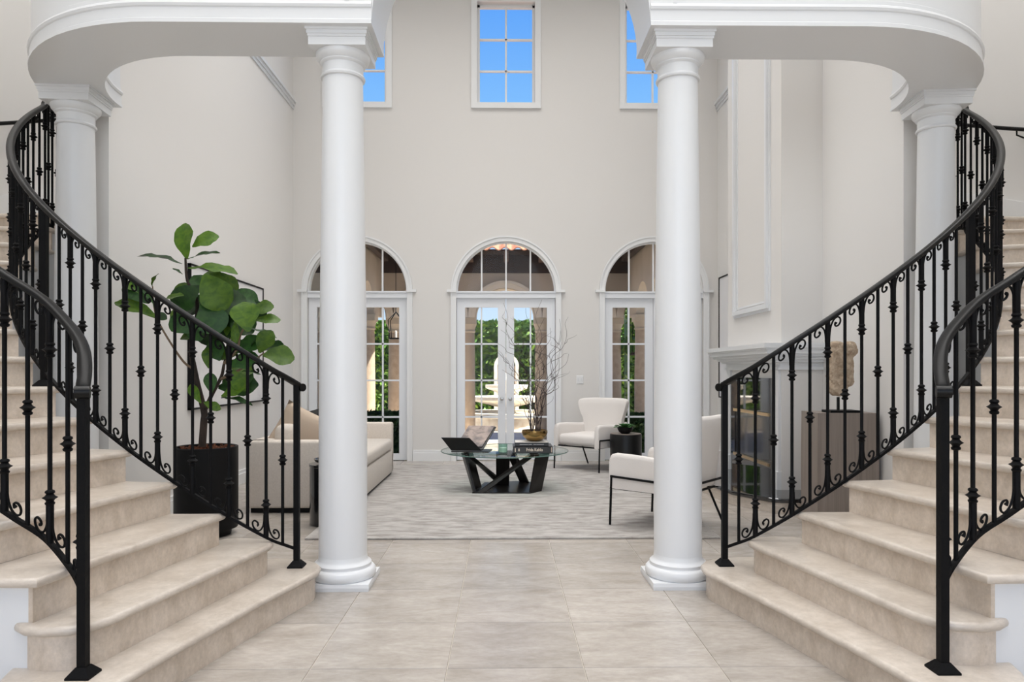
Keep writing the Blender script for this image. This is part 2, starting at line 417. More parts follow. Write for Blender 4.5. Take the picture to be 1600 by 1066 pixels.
beam(-1, 'white curved balcony beam above the staircase beside the potted fig')
beam(1, 'white curved balcony beam above the staircase beside the fireplace')
ar = arcpts(0, 3.62, .885, 40)
am = MB().prism_y([(.885, 3.62)] + ar[1:-1] + [(-.885, 3.62), (-.885, 5.4), (.885, 5.4)], YM-.224, YM+.224)
struct(am.build('wall_arch', 'white', None, 25))

# ================================================================ COLUMNS
def column(x, y, rz, label, grp):
    e = empty('column', label, 'column', (x, y, 0), rz, grp, 'thing')
    a = .21
    MB().slab([(-a,-a),(a,-a),(a,a),(-a,a)], 0, .045, seg=2, r=.003).build('plinth', 'white', e)
    MB().lathe([(.205,.045),(.213,.055),(.216,.075),(.212,.098),(.20,.112),(.186,.116),(.184,.122),(.186,.128),(.186,.138),(.178,.146),(.168,.152),(.160,.165),(.157,.19)], 48).build('base', 'white', e, 40)
    sh = [(.157,.19)] + [(.157 - .027*max(0,(t-.25)/.75)**1.3, .19+(3.33-.19)*t) for t in [k/16 for k in range(1,17)]]
    MB().lathe(sh, 48).build('shaft', 'white', e, 60)
    MB().lathe([(.130,3.33),(.142,3.335),(.146,3.345),(.142,3.355),(.133,3.362),(.133,3.42),(.140,3.425),(.147,3.432),(.147,3.44),(.155,3.446),(.170,3.462),(.176,3.480),(.176,3.492)], 48).build('capital', 'white', e, 40)
    def sq(h): return [(-h,-h),(h,-h),(h,h),(-h,h)]
    MB().prism(sq(.182), 3.492, 3.545).prism(sq(.192), 3.56, 3.585).prism(sq(.187), 3.545, 3.56).prism(sq(.20), 3.585, 3.60).build('abacus', 'white', e)
    return e
column(-1.116, YM, 0, 'white round column beside the beige sofa and the fig staircase', 'front columns')
column(1.116, YM, 0, 'white round column in front of the cream armchair and fireplace', 'front columns')
column(-3.435, 5.625, radians(4), 'white round column standing inside the curve of the staircase by the fig', 'rear columns')
column(3.435, 5.625, radians(-4), 'white round column inside the curve of the staircase by the fireplace', 'rear columns')

# ================================================================ STAIRS
RZ = .187; RIN = 1.95; ROUT = 3.28; NST = 15
def th(n): return -14.3 + 8.25*(n-2)
PHI = {1: 13, 2: 11.6, 3: 10, 4: 12, 5: 14.5}
def outer(n):
    if n >= 6: return th(n)
    p = Vector(pol(RIN, th(n))); a = radians(PHI[n]); d = Vector((-sin(a), -cos(a))); c = Vector((CX, CY))
    t = 0
    while ((p+d*t)-c).length < ROUT: t += .002
    q = p+d*t; return math.degrees(atan2(CX-q.x, CY-q.y))
def ring(R, a, b, n=4): return [pol(R, a+(b-a)*k/n) for k in range(n+1)]
def tread_poly(n):
    if n == 1:
        a = Vector(pol(RIN, th(1)))
        return [(-1.56,2.76),(-1.505,3.05),(-1.35,3.70),(-1.185,4.27),(-1.178,4.33),(-1.19,4.42),(-1.235,4.50),(-1.306,4.56),(-1.39,4.59),(-1.50,4.61),(-1.70,4.60),
                (-1.80,4.40),(-1.95,3.3),(-2.08,3.02),(-2.085,2.95),(-2.05,2.82),(-2.0,2.72),(-1.92,2.63),(-1.80,2.585),(-1.68,2.61),(-1.60,2.67)]
    if n == 2:
        return [(-1.69,2.97),(-1.55,3.65),(-1.435,4.20),(-1.435,4.26),(-1.46,4.31),(-1.53,4.355),(-1.64,4.385),(-1.76,4.37),(-1.85,4.26),
                (-2.05,3.15),(-2.085,3.03),(-2.08,2.95),(-2.05,2.90),(-1.99,2.855),(-1.907,2.835),(-1.80,2.85),(-1.73,2.90)]
    e = 1.6
    if n == NST: return ring(RIN, th(n), 122, 10) + ring(ROUT, 150, outer(n), 16)
    return ring(RIN, th(n), th(n+1)+e) + ring(ROUT, outer(n+1)+e*.6, outer(n))
def staircase(s, label):
    e = empty('staircase', label, 'staircase', group='curved travertine staircases', kind='thing')
    for n in range(1, NST+1):
        z = RZ*n; p = tread_poly(n)
        MB().slab(p, z-.042, z, seg=6).mirror(-s).build('tread', 'stone', e, 35)
        if n <= 2:
            q = p if area2(p) > 0 else p[::-1]
            MB().prism(offset(q, -.035), z-RZ, z-.041).mirror(-s).build('riser', 'riser', e, 35)
        else:
            a = Vector(pol(RIN+.02, th(n)+1.0)); b = Vector(pol(ROUT-.03, outer(n)+.65)); d = (b-a).normalized(); nn = Vector((d.y,-d.x))*.02
            if (nn.dot(Vector(pol(2.5,th(n)+20))-a)) < 0: nn = -nn
            MB().prism([tuple(a),tuple(b),tuple(b+nn),tuple(a+nn)], z-RZ, z-.041).mirror(-s).build('riser', 'riser', e)
    body = MB()
    for n in range(3, NST+1):
        z = RZ*n-.043
        a1, b1 = (121, 149) if n == NST else (th(n+1)+1.6, outer(n+1)+1.0)
        body.prism(ring(RIN+.03, th(n)+1.6, a1, 8) + ring(ROUT-.035, b1, outer(n)+1.0, 8), 0, z)
    body.mirror(-s).build('stair_wall', 'white', e)
    return e
staircase(-1, 'curved travertine staircase rising past the potted fig')
staircase(1, 'curved travertine staircase rising past the fireplace and stone sculpture')

# skirting and wall handrail on the curved stair walls
for s, who in ((-1, 'fig'), (1, 'fireplace')):
    pts = [pol(3.33, a) + (RZ*(2+(a+14.3)/8.25),) for a in range(45, 132, 3)]
    struct(MB().sweep(pts, [(-.012,-.22),(.012,-.22),(.012,.04),(-.012,.04)]).mirror(-s).build('trim_%d' % (3 if s < 0 else 4), 'trim'))
    h = empty('wall_handrail', 'thin black handrail on the stair wall on the %s side' % who, 'handrail', group='wall handrails')
    pts = [pol(3.25, a) + (RZ*(2+(a+14.3)/8.25)+.76,) for a in range(50, 130, 3)]
    MB().tube(pts, .02, 8).mirror(-s).build('rail', 'rail', h, 60)
    for a in (62, 92, 104, 122):
        z = RZ*(2+(a+14.3)/8.25)+.76; p = pol(3.25, a); q = pol(3.34, a)
        MB().tube([(p[0],p[1],z), (p[0],p[1],z-.06), (q[0],q[1],z-.08)], .008, 6).mirror(-s).build('bracket', 'iron', h)

# ================================================================ RAILINGS
D = 1.03; SL = .64
def knot(m, z, k=1.0):
    m.lathe([(.010,z-.034*k),(.018*k,z-.030*k),(.020*k,z-.022*k),(.014*k,z-.016*k),(.019*k,z-.008*k),(.031*k,z),(.019*k,z+.008*k),(.014*k,z+.016*k),(.020*k,z+.022*k),(.018*k,z+.030*k),(.010,z+.034*k)], 8)
pl = MB().lathe([(.0095,0),(.0095,D)], 8); knot(pl, D*.5); pl = pl.mesh('baluster_plain', 50)
tk = MB().lathe([(.0155,0),(.0155,D*.19),(.0095,D*.19+.01),(.0095,D*.81-.01),(.0155,D*.81),(.0155,D)], 8); knot(tk, D*.19); knot(tk, D*.81); tk = tk.mesh('baluster_thick', 50)
SCM = []
for up in (1, -1):
    for sd in (1, -1):
        c = [(.011,-.135),(.0125,-.095),(.019,-.055),(.035,-.025),(.056,-.017),(.073,-.031),(.077,-.054),(.066,-.070),(.050,-.068),(.044,-.055),(.052,-.047)]
        pts = []
        for u, v in c:
            u *= sd; k = SL*u*(.9 if v > -.09 else .25)
            pts.append((u, 0, D+v+k if up > 0 else -v+k))
        N_ = len(c)*3-2
        m = MB().tube(catmull(pts, 3), [.0055]*(N_-4)+[.006,.007,.009,.009], 5)
        SCM.append(m.mesh('scroll', 60))
hand = [(u*.84,v*.84) for u,v in [(-.030,-.012),(-.024,-.020),(.024,-.020),(.030,-.012),(.031,.002),(.026,.014),(.012,.021),(-.012,.021),(-.026,.014),(-.031,.002)]]
def newel(e, s, x, y, z0, z1, w=.034):
    h = w/2
    m = MB().prism([(x-h,y-h),(x+h,y-h),(x+h,y+h),(x-h,y+h)], z0+.01, z1).mirror(-s)
    p = m.build('newel_post', 'iron', e)
    m = MB(); b0 = .047; b1 = h+.004
    vs = []
    for q, z in ((b0,z0),(b0,z0+.008),(b1,z0+.04)): vs += [(x-q,y-q,z),(x+q,y-q,z),(x+q,y+q,z),(x-q,y+q,z)]
    fs = [(3,2,1,0),(8,9,10,11)]
    for k in (0, 4): fs += [(k+i,k+(i+1)%4,k+4+(i+1)%4,k+4+i) for i in range(4)]
    m.add(vs, fs).mirror(-s).build('base_plate', 'iron', p)
def railing(s, path, s_ref, nlo, nhi, label, grp, newels, skip=()):
    """path: dense 3D points of the bottom rail, from the bottom newel upwards"""
    e = empty('stair_railing', label, 'railing', group=grp)
    L = [0]
    for i in range(1, len(path)): L.append(L[-1] + sqrt((path[i].x-path[i-1].x)**2+(path[i].y-path[i-1].y)**2))
    def at(d):
        for i in range(1, len(path)):
            if L[i] >= d:
                t = (d-L[i-1])/(L[i]-L[i-1]); return path[i-1].lerp(path[i], t), (path[i]-path[i-1])
        return path[-1], path[-1]-path[-2]
    MB().sweep(path, [(-.011,-.010),(.011,-.010),(.011,.010),(-.011,.010)]).mirror(-s).build('bottom_rail', 'iron', e)
    top = [p + Vector((0,0,D)) for p in path]
    d0 = (top[0]-top[2]).normalized(); ext = [top[0]+d0*.03+Vector((0,0,-.004))]
    MB().sweep(ext+top, hand).mirror(-s).build('handrail', 'rail', e, 50)
    # rolled end of the handrail
    c = top[0]+d0*.03; r = Vector((d0.y,-d0.x,0)).normalized()
    MB().tube([c-r*.027+Vector((0,0,-.010)), c+r*.027+Vector((0,0,-.010))], .025, 16).mirror(-s).build('handrail_volute', 'rail', e, 40)
    dref = s_ref(L, path)
    for j in range(nlo, nhi+1):
        if j in skip: continue
        d = dref + .1045*j
        if d < .05 or d > L[-1]-.02: continue
        p, t = at(d); a = atan2(t.y, t.x)
        x = p.x if s < 0 else -p.x; a = a if s < 0 else pi - a
        thick = j % 2 == 0
        o = link('baluster', tk if thick else pl, 'iron', e, (x, p.y, p.z)); o.rotation_euler = (0, 0, a)
        if thick:
            for me in SCM: link('scroll', me, 'iron', o)
    for args in newels: newel(e, s, *args)
    return e
def bot(a): return RZ*(2+(a+14.3)/8.25)
far = catmull([(-1.337,4.40,.295),(-1.385,4.335,.335),(-1.455,4.262,.388)] + [pol(1.98, a) + (bot(a),) for a in range(-9, 84, 4)] + [(-3.885,5.95,2.625),(-3.93,6.08,2.63),(-3.965,6.22,2.63),(-4.01,6.55,2.63),(-4.05,7.0,2.63)], 3)
def ref_far(L, path):
    q = Vector(pol(1.98, 11.9)); best = min(range(len(path)), key=lambda i: (path[i].xy-q).length); return L[best]-.034
near = catmull([(-1.728,2.83,.32),(-1.748,2.875,.37),(-1.783,2.93,.44),(-1.835,2.985,.505),(-1.91,3.03,.575)] + [pol(3.08, a) + (.60+.0333*a,) for a in (2.4, 5, 8, 11, 14, 18, 22, 26, 30)], 5)
def ref_near(L, path):
    q = Vector((-2.235, 3.09)); best = min(range(len(path)), key=lambda i: (path[i].xy-q).length); return L[best]-.02
for s, who in ((-1, 'fig'), (1, 'fireplace')):
    pm = pol(1.98, 31)
    railing(s, far, ref_far, -10, 40, 'black wrought iron railing on the inner curve of the %s staircase' % who, 'inner stair railings',
            [(-1.337,4.40,RZ,1.335), (pm[0],pm[1],RZ*7,bot(31)+D)], skip=(6,))
    railing(s, near, ref_near, -4, 16, 'black wrought iron railing on the outer edge of the %s staircase' % who, 'outer stair railings', [(-1.728,2.83,RZ,1.34)])

# ================================================================ FIREPLACE
FX = 2.89; FY0, FY1 = 7.40, 9.16
fp = empty('fireplace', 'white fireplace with black granite surround and raised black hearth', 'fireplace', (0,0,0))
MB().box(FX, XW, FY0, FY1, 0, ZC).build('chimney_breast', 'wall', fp)
# mantel cornice
m = MB()
for (o, z0, z1) in ((.04,1.42,1.45),(.02,1.45,1.50),(.07,1.50,1.53),(.11,1.53,1.56),(.15,1.56,1.59),(.19,1.59,1.63),(.225,1.65,1.70),(.205,1.63,1.65)):
    m.box(FX-o, XW, FY0-o*.55, FY1+o*.9, z0, z1)
m.build('mantel', 'white', fp)
for yy in (7.46, 9.04): MB().box(FX-.03, FX, yy-.05, yy+.07, .15, 1.42).build('pilaster', 'white', fp)
for yy in (7.46, 9.04): MB().box(FX-.045, FX, yy-.06, yy+.08, .15, .34).build('pilaster_base', 'white', fp)
sr = MB().box(FX-.025, FX, 7.58, 8.96, .15, .36).box(FX-.025, FX, 7.58, 8.96, .95, 1.33).box(FX-.025, FX, 7.58, 7.72, .36, .95).box(FX-.025, FX, 8.82, 8.96, .36, .95)
sr.build('granite_surround', 'granite', fp)
MB().box(FX-.012, FX-.004, 7.72, 8.82, .36, .95).build('firebox_glass', 'black_gloss', fp)
for z in (.375, .925): MB().box(FX-.04, FX-.01, 7.68, 8.84, z-.018, z+.018).build('brass_trim', 'brass', fp)
hp = [(2.26,8.28),(2.275,7.9),(2.343,7.35),(2.60,6.93),(2.70,6.88),(3.05,6.88),(XW,7.1),(XW,9.5),(2.7,9.65),(2.35,9.2),(2.275,8.66)]
MB().prism(offset(hp if area2(hp) > 0 else hp[::-1], -.02), 0, .105).build('hearth_base', 'stone', fp)
MB().slab(hp, .105, .15, seg=4, r=.012).build('hearth_slab', 'granite', fp, 30)
pf = MB()
for (o, w, q) in ((0,.09,.02),(.03,.05,.045),(.10,.025,.012)):
    a0, a1, b0, b1 = 7.69+o, 8.89-o, 2.07+o, 7.6-o
    pf.box(FX-q, FX, a0, a0+w, b0, b1).box(FX-q, FX, a1-w, a1, b0, b1).box(FX-q, FX, a0+w, a1-w, b0, b0+w).box(FX-q, FX, a0+w, a1-w, b1-w, b1)
pf.build('overmantel_panel', 'white', fp)

# ================================================================ PICTURES, SWITCH
def picture(x, y0, y1, z0, z1, sx, label):
    e = empty('framed_picture', label, 'picture', (x, (y0+y1)/2, z0)); w = (y1-y0)/2; h = z1-z0; f = MB(); d = .035*sx
    a, b = min(0,d), max(0,d)
    f.box(a,b,-w,-w+.02,0,h).box(a,b,w-.02,w,0,h).box(a,b,-w,w,0,.02).box(a,b,-w,w,h-.02,h); f.build('picture_frame', 'black_matte', e)
    MB().box(min(.2*d,.7*d),max(.2*d,.7*d),-w+.02,w-.02,.02,h-.02).build('canvas', 'canvas', e)
picture(-XW, 7.36, 9.60, 1.0, 2.53, 1, 'large pale canvas in a thin black frame behind the fig')
picture(XW, 9.55, 10.88, 1.0, 2.86, -1, 'pale canvas in a thin black frame beyond the mantel')
sw = empty('light_switch', 'small white switch plate on the wall between two doors', 'switch', (1.16, YB, 1.21))
rbox(-.055,.055,-.008,0,0,.13,.004,1).build('plate', 'trim', sw); MB().box(-.035,-.012,-.014,-.006,.04,.09).build('rocker', 'white', sw); MB().box(.012,.035,-.014,-.006,.04,.09).build('rocker', 'white', sw)

# ================================================================ RUG
rug = rbox(-1.70, 1.77, 5.87, 10.45, 0, .018, .006, 2).build('rug', 'rug'); tag(rug, 'large pale grey mottled rug under the coffee table', 'rug')

# ================================================================ SOFA
so = empty('sofa', 'beige linen sofa with loose seat cushion and slipcover sides', 'sofa', (-2.06, 8.3, .018))
X0, X1, Y0, Y1 = -.52, .52, -1.32, 1.32
rbox(X0+.03, X1, Y0+.06, Y1-.06, .03, .33, .02, 2).build('base', 'linen_light', so, 40)
MB().box(X0+.03, X1-.03, Y0+.03, Y1-.03, -.015, .03).build('plinth', 'black_matte', so)
rbox(X0, X0+.22, Y0+.02, Y1-.02, .03, .70, .035).build('backrest', 'linen', so, 40)
for ya in (Y0, Y1-.15): rbox(X0+.0, X1, ya, ya+.15, .03, .70, .03).build('arm', 'linen', so, 40)
rbox(X0+.22, X1+.01, Y0+.155, Y1-.155, .335, .49, .05).build('seat_cushion', 'linen_light', so, 40)
for ya, yb in ((Y0+.16, -.01), (.01, Y1-.16)): rbox(X0+.20, X0+.44, ya, yb, .48, .85, .09, 4).build('back_cushion', 'linen', so, 60)
def pillow(name, w, h, d, m, loc, rot, label):
    n = 10; b = MB(); vs = []; fs = []
    for sgn in (-1, 1):
        for i in range(n+1):
            for j in range(n+1):
                u = 2*i/n-1; v = 2*j/n-1
                k = max(0, (1-u*u)*(1-v*v))**.45; pinch = 1-.06*(1-abs(u))*abs(v)**2-.0
                vs.append((u*w/2*(1-.07*(1-v*v)), sgn*d/2*k, v*h/2*(1-.07*(1-u*u))))
    N = (n+1)*(n+1)
    for q in range(2):
        for i in range(n):
            for j in range(n):
                a = q*N+i*(n+1)+j; fs.append((a,a+1,a+n+2,a+n+1))
    o = b.add(vs, fs).build(name, m, None, 60); bm = bmesh.new(); bm.from_mesh(o.data); bmesh.ops.remove_doubles(bm, verts=bm.verts, dist=.0004); bmesh.ops.recalc_face_normals(bm, faces=bm.faces); bm.to_mesh(o.data); bm.free()
    o.location = loc; o.rotation_euler = rot; tag(o, label, 'cushion', 'sofa cushions'); return o
pillow('cushion', .52, .52, .18, 'pillow_beige', (-2.17, 7.36, .765), (radians(10), radians(28), radians(25)), 'tan throw pillow leaning at the near end of the sofa')
pillow('cushion', .50, .50, .16, 'pillow_black', (-2.08, 7.74, .765), (radians(12), radians(-14), radians(35)), 'black patterned throw pillow behind the tan one')

# side table by the sofa
st = empty('side_table', 'round black lacquer side table beside the sofa arm', 'side table', (-1.63, 6.52, 0))
MB().lathe([(0,.0),(.19,0),(.20,.01),(.20,.53),(.205,.535),(.205,.555),(0,.555)], 40).build('drum', 'black_gloss', st, 30)
tr = MB().lathe([(0,.555),(.10,.555),(.15,.575),(.165,.60),(.16,.60),(.145,.582),(.09,.567),(0,.567)], 28).build('tray', 'black_gloss', None, 50); tr.location = (-1.63, 6.52, 0)
tag(tr, 'shallow black dish on the round table beside the sofa', 'dish')

# ================================================================ FIG TREE
fg = empty('planter', 'tall black cylindrical planter holding the fig tree', 'planter', (-2.607, 6.10, 0))
MB().lathe([(0,.06),(.255,.06),(.258,.07),(.258,.755),(.25,.76),(.235,.755),(.235,.70),(0,.70)], 48).build('pot', 'black_matte', fg, 30)
MB().lathe([(0,0),(.20,0),(.21,.06),(0,.06)], 40).build('foot', 'black_matte', fg, 30)
b = MB()
for k in range(160):
    a = random.uniform(0,2*pi); r = .228*sqrt(random.random()); x, y = r*cos(a), r*sin(a); q = random.uniform(.008,.02); w = random.uniform(0,pi)
    b.bar((x-q*cos(w),y-q*sin(w),.725+random.uniform(0,.03)), (x+q*cos(w),y+q*sin(w),.725+random.uniform(0,.03)), .014, .01)
b.lathe([(0,.70),(.233,.70),(.233,.722),(0,.73)], 24)
o = b.build('bark_mulch', 'mulch', fg); o['kind'] = 'stuff'
KX, KY = -.057, 6.1
def px(x, y, Y=6.1):      # photo measurements turned into places at the depth of the tree
    dx = (x-800)/1100; t = math.tan(radians(.78)); d = Y/(1-dx*t*0)
    return Vector((-.057 + d*(dx+t), Y, 1.40+(581-y)/1100*Y))
tree = empty('fig_tree', 'fiddle leaf fig tree with broad glossy green leaves', 'tree', (-2.607, 6.10, .70))
TO = Vector((-2.607, 6.10, .70))
def crop(cx, cy): return (180+cx*.3003, 340+cy*.3003)
def P(cx, cy, dy=0):
    return px(*crop(cx, cy), 6.1+dy) - TO
def branch(pts, r0, r1, m):
    q = catmull([P(*p) for p in pts], 5); n = len(q)
    MB().tube(q, [r0+(r1-r0)*i/(n-1) for i in range(n)], 8).build('branch' if r0 < .03 else 'trunk', m, tree, 60)
branch([(462,1190),(470,1066),(472,1010),(440,880),(420,780),(405,690),(420,610),(436,500),(430,420),(385,330),(376,215)], .034, .010, 'bark')
branch([(472,1010),(510,925),(560,830),(575,760),(600,660,.05),(605,560,.1)], .020, .007, 'bark')
branch([(560,840),(640,800,-.08),(700,765,-.1),(780,705,-.12)], .014, .006, 'bark_light')
branch([(575,760),(640,690,-.1),(660,610,-.12),(700,540,-.14)], .013, .006, 'bark_light')
branch([(420,790),(370,755,-.05),(310,670,-.12),(240,550,-.24),(215,470,-.28),(207,360,-.28)], .011, .005, 'bark_light')
branch([(436,600),(520,520,.05),(600,430,.08),(690,400,.1)], .012, .006, 'bark')
def leafmesh(seed, w=.62, wav=.03, cup=.25):
    rnd = random.Random(seed); ni, nj = 9, 3; vs = []; fs = []
    for i in range(ni+1):
        t = i/ni; half = w/2*(sin(pi*min(1, max(.02, t)**1.18))**.5 if t < .999 else .12)*(.60+.40*min(1, (t/.62)**1.5))
        for j in range(-nj, nj+1):
            u = j/nj; x = u*half
            z = cup*abs(x)*.8 - .28*t*t + wav*sin(t*13+seed)*abs(u)**2 + (.012 if (i % 2) else -.008)*(1-abs(abs(u)-.5))
            vs.append((x, t, z))
    W_ = 2*nj+1
    for i in range(ni):
        for j in range(2*nj): a = i*W_+j; fs.append((a,a+1,a+W_+1,a+W_))
    return MB().add(vs, fs).mesh('leaf_shape', 70)
LM = {}
for k in range(4):
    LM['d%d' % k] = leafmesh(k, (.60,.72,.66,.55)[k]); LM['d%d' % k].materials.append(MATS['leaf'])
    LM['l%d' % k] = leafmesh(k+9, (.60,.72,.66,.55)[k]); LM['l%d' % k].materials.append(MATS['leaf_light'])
# base, tip, width (in crop pixels), light or dark, depth offset, facing tilt
LV = [((385,220),(345,40),90,'l',0,.2),((410,155),(515,88),85,'l',.02,.3),((388,222),(518,160),50,'d',.03,.9),((358,245),(162,165),60,'d',-.05,1.0),((388,268),(600,240),80,'l',-.05,.8),
 ((360,300),(318,262),18,'d',0,.9),((470,300),(560,450),140,'l',-.18,.15),((450,360),(315,450),120,'d',-.10,.2),((450,480),(650,410),140,'d',-.12,.2),((470,440),(530,575),130,'d',-.16,.2),
 ((500,290),(635,370),90,'l',-.02,.5),((600,390),(730,420),90,'d',.05,.4),((560,330),(480,280),90,'l',.02,.5),((700,595),(672,445),118,'l',-.22,.1),((715,490),(805,452),75,'l',-.05,.4),((730,540),(845,515),60,'l',-.1,.5),
 ((690,580),(832,592),34,'d',-.1,1.0),((755,705),(800,598),85,'l',-.15,.2),((775,715),(918,712),100,'l',-.18,.4),((700,690),(750,605),26,'d',-.1,.9),((600,700),(740,630),90,'d',-.05,.4),((632,540),(632,635),34,'l',-.16,.4),
 ((430,600),(310,520),100,'d',-.1,.2),((400,510),(430,620),90,'d',-.08,.2),((480,600),(350,610),50,'l',-.05,.5),((235,525),(25,415),66,'l',-.30,.6),((190,450),(65,345),80,'d',-.26,.5),((205,360),(215,288),26,'l',-.28,.7),
 ((250,440),(335,388),46,'l',-.20,.7),((150,400),(70,330),46,'l',-.24,.5),((215,500),(272,520),38,'d',-.24,.5),((225,480),(180,380),34,'d',-.27,.9),((555,745),(510,655),85,'d',-.06,.2),((495,785),(482,685),46,'l',-.08,.3),
 ((560,740),(640,650),80,'l',.0,.4),((600,770),(720,720),90,'d',-.1,.4),((665,802),(748,795),18,'d',-.1,1.0),((510,915),(500,815),54,'d',-.05,.3),((545,885),(715,855),110,'d',.05,.3),((600,790),(680,885),70,'l',-.1,.3),
 ((560,930),(650,880),60,'l',-.08,.4),((560,940),(695,938),34,'d',-.05,.9),((455,965),(398,872),42,'l',-.08,.4),((470,960),(540,985),40,'l',-.1,.4),((610,900),(690,800),100,'d',.08,.3),((640,650),(600,560),60,'l',.06,.4),
 ((560,560),(460,470),110,'d',.06,.3),((700,420),(760,520),90,'d',.08,.3),((520,420),(420,300),90,'d',.08,.4),((660,560),(560,600),70,'d',.05,.4),((470,700),(540,640),50,'d',.05,.4),((770,690),(850,650),60,'d',.06,.5)]
for k in range(20):
    a = random.uniform(0, 6.28); cx_ = random.choice([(480,420),(560,500),(400,480),(640,470),(560,740),(640,830),(500,560)])
    b_ = (cx_[0]+random.uniform(-40,40), cx_[1]+random.uniform(-40,40)); l_ = random.uniform(95,150)
    LV.append((b_, (b_[0]+cos(a)*l_, b_[1]+sin(a)*l_*.8), random.uniform(80,125), 'd' if k % 4 else 'l', random.uniform(-.02,.16), random.uniform(.2,.6)))
for k, (b0, t0, w, kind, dy, tilt) in enumerate(LV):
    p0 = P(b0[0], b0[1], dy); p1 = P(t0[0], t0[1], dy+random.uniform(-.10,.04)); d = p1-p0; ln = d.length*1.10; d.normalize()
    toward = Vector((.35*random.uniform(-1,1), -1, .15)).normalized(); upv = Vector((random.uniform(-.3,.3),-.35,1)).normalized()
    nrm = (toward*(1-tilt)+upv*tilt); nrm = (nrm-d*nrm.dot(d)).normalized(); r = d.cross(nrm).normalized()
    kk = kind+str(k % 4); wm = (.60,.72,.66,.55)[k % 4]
    wreal = w*.3003*6.1/1100*1.28
    o = link('leaf', LM[kk], None, tree)
    M = Matrix((r*(wreal/wm), d*ln, nrm*ln*.9)).transposed().to_4x4(); M.translation = p0; o.matrix_local = M

# ================================================================ COFFEE TABLE
CT = Vector((-.03, 8.42, .018)); ct = empty('coffee_table', 'round glass coffee table on a folded black steel base', 'coffee table', CT)
MB().lathe([(0,.435),(.75,.435),(.757,.438),(.757,.446),(.75,.449),(0,.449)], 72).build('glass_top', 'table_glass', ct, 30)
MB().tube([(.757*cos(a*pi/36), .757*sin(a*pi/36), .442) for a in range(73)], .0055, 6, False).build('glass_rim', 'rim', ct, 60)
def plate(a, b, c, d, t=.022, name='base_plate'):
    a, b, c, d = map(Vector, (a, b, c, d)); n = (b-a).cross(d-a).normalized()*t/2
    m = MB().add([a-n,b-n,c-n,d-n,a+n,b+n,c+n,d+n], [(3,2,1,0),(4,5,6,7),(0,1,5,4),(1,2,6,5),(2,3,7,6),(3,0,4,7)]); m.build(name, 'steel_black', ct)
zt = .434
plate((-.33,-.42,.0),(-.36,-.30,.0),(-.50,-.18,zt),(-.46,-.32,zt))
plate((-.24,-.42,.0),(-.33,-.42,.0),(.30,-.22,zt),(.40,-.18,zt))
plate((.28,-.44,.0),(.42,-.26,.0),(.52,-.15,zt),(.36,-.34,zt))
plate((-.36,-.20,.0),(-.28,-.05,.0),(-.40,.10,zt),(-.48,-.05,zt))
plate((.0,.35,.0),(-.10,.38,.0),(-.46,-.20,zt),(-.42,-.26,zt))
plate((-.10,.10,.0),(.05,.05,.0),(.06,-.1,zt),(-.10,-.1,zt))
plate((.30,.25,.0),(.20,.38,.0),(.02,.0,zt),(.12,-.05,zt))
plate((.40,-.20,.0),(.36,.15,.0),(.46,.2,zt),(.50,-.1,zt))
m = MB(); hx = [(-.37,-.43),(.29,-.45),(.43,-.27),(.38,.30),(.15,.40),(-.25,.30)]
m.prism(hx, .0, .014).build('floor_plate', 'steel_black', ct)
ZT = .018+.449
# books, bowl, branches, book stand, candle
def book(x, y, z, w, d, h, m, label, rz=0):
    e = empty('book', label, 'book', (x, y, z), rz, 'books stacked on the coffee table')
    c = MB().box(-w/2,w/2,-d/2,d/2,0,.004).box(-w/2,w/2,-d/2,d/2,h-.004,h).box(-w/2,w/2,-d/2,-d/2+.004,0,h); c.build('cover', m, e)
    MB().box(-w/2+.006,w/2-.006,-d/2+.004,d/2-.006,.004,h-.004).build('pages', 'paper', e); return e
def spine_text(e, txt, x, z, size, yy, m, font_scale=1):
    c = bpy.data.curves.new('lettering', 'FONT'); c.body = txt; c.size = size; c.align_x = 'CENTER'; c.align_y = 'CENTER'; c.extrude = .0006; c.offset = .0006
    o = bpy.data.objects.new('lettering', c); COL.objects.link(o)
    dg = bpy.context.evaluated_depsgraph_get(); me = bpy.data.meshes.new_from_object(o.evaluated_get(dg)); bpy.data.objects.remove(o)
    me.materials.clear(); t = link('spine_lettering', me, m, e, (x, yy, z)); t.rotation_euler = (pi/2, 0, 0); t.scale = (font_scale, 1, 1)
bx = CT.x+.32; by = CT.y-.20
b1 = book(bx, by, ZT, .455, .36, .078, 'book_black', 'thick black art book with pale title, lower of the two on the table')
spine_text(b1, 'Frida Kahlo', .02, .040, .050, -.182, 'lettering', .82)
MB().box(-.205,-.195,-.1815,-.18,.015,.06).build('spine_mark', 'lettering', b1); MB().box(-.165,-.15,-.1815,-.18,.025,.055).build('spine_mark', 'lettering', b1); MB().box(.21,.217,-.1815,-.18,.01,.07).build('spine_mark', 'lettering', b1)
b2 = book(bx-.01, by+.01, ZT+.078, .385, .32, .042, 'book_dark', 'slim charcoal book under the bronze bowl')
for xa, xb in ((-.14,-.04),(-.035,0.0),(.02,.05),(.055,.14)): MB().box(xa,xb,-.1615,-.16,.017,.025).build('spine_line', 'lettering_gray', b2)
MB().box(-.19,.19,-.155,.16,.042,.0425).build('cover_sheet', 'paper', b2)
VZ = ZT+.1205
bowl = MB().lathe([(0,0),(.06,.0),(.095,.015),(.135,.055),(.152,.10),(.150,.128),(.143,.130),(.142,.10),(.122,.06),(.08,.028),(0,.022)], 40).build('bowl', 'gold', None, 60)
bowl.location = (bx+.03, by+.02, VZ); tag(bowl, 'bronze metallic bowl on the stacked books', 'bowl')
cw = empty('branch_arrangement', 'tall curly willow branches standing in the bronze bowl', 'branches', (bx+.03, by+.02, VZ+.025)); CO = Vector((bx+.03, by+.02, VZ+.025))
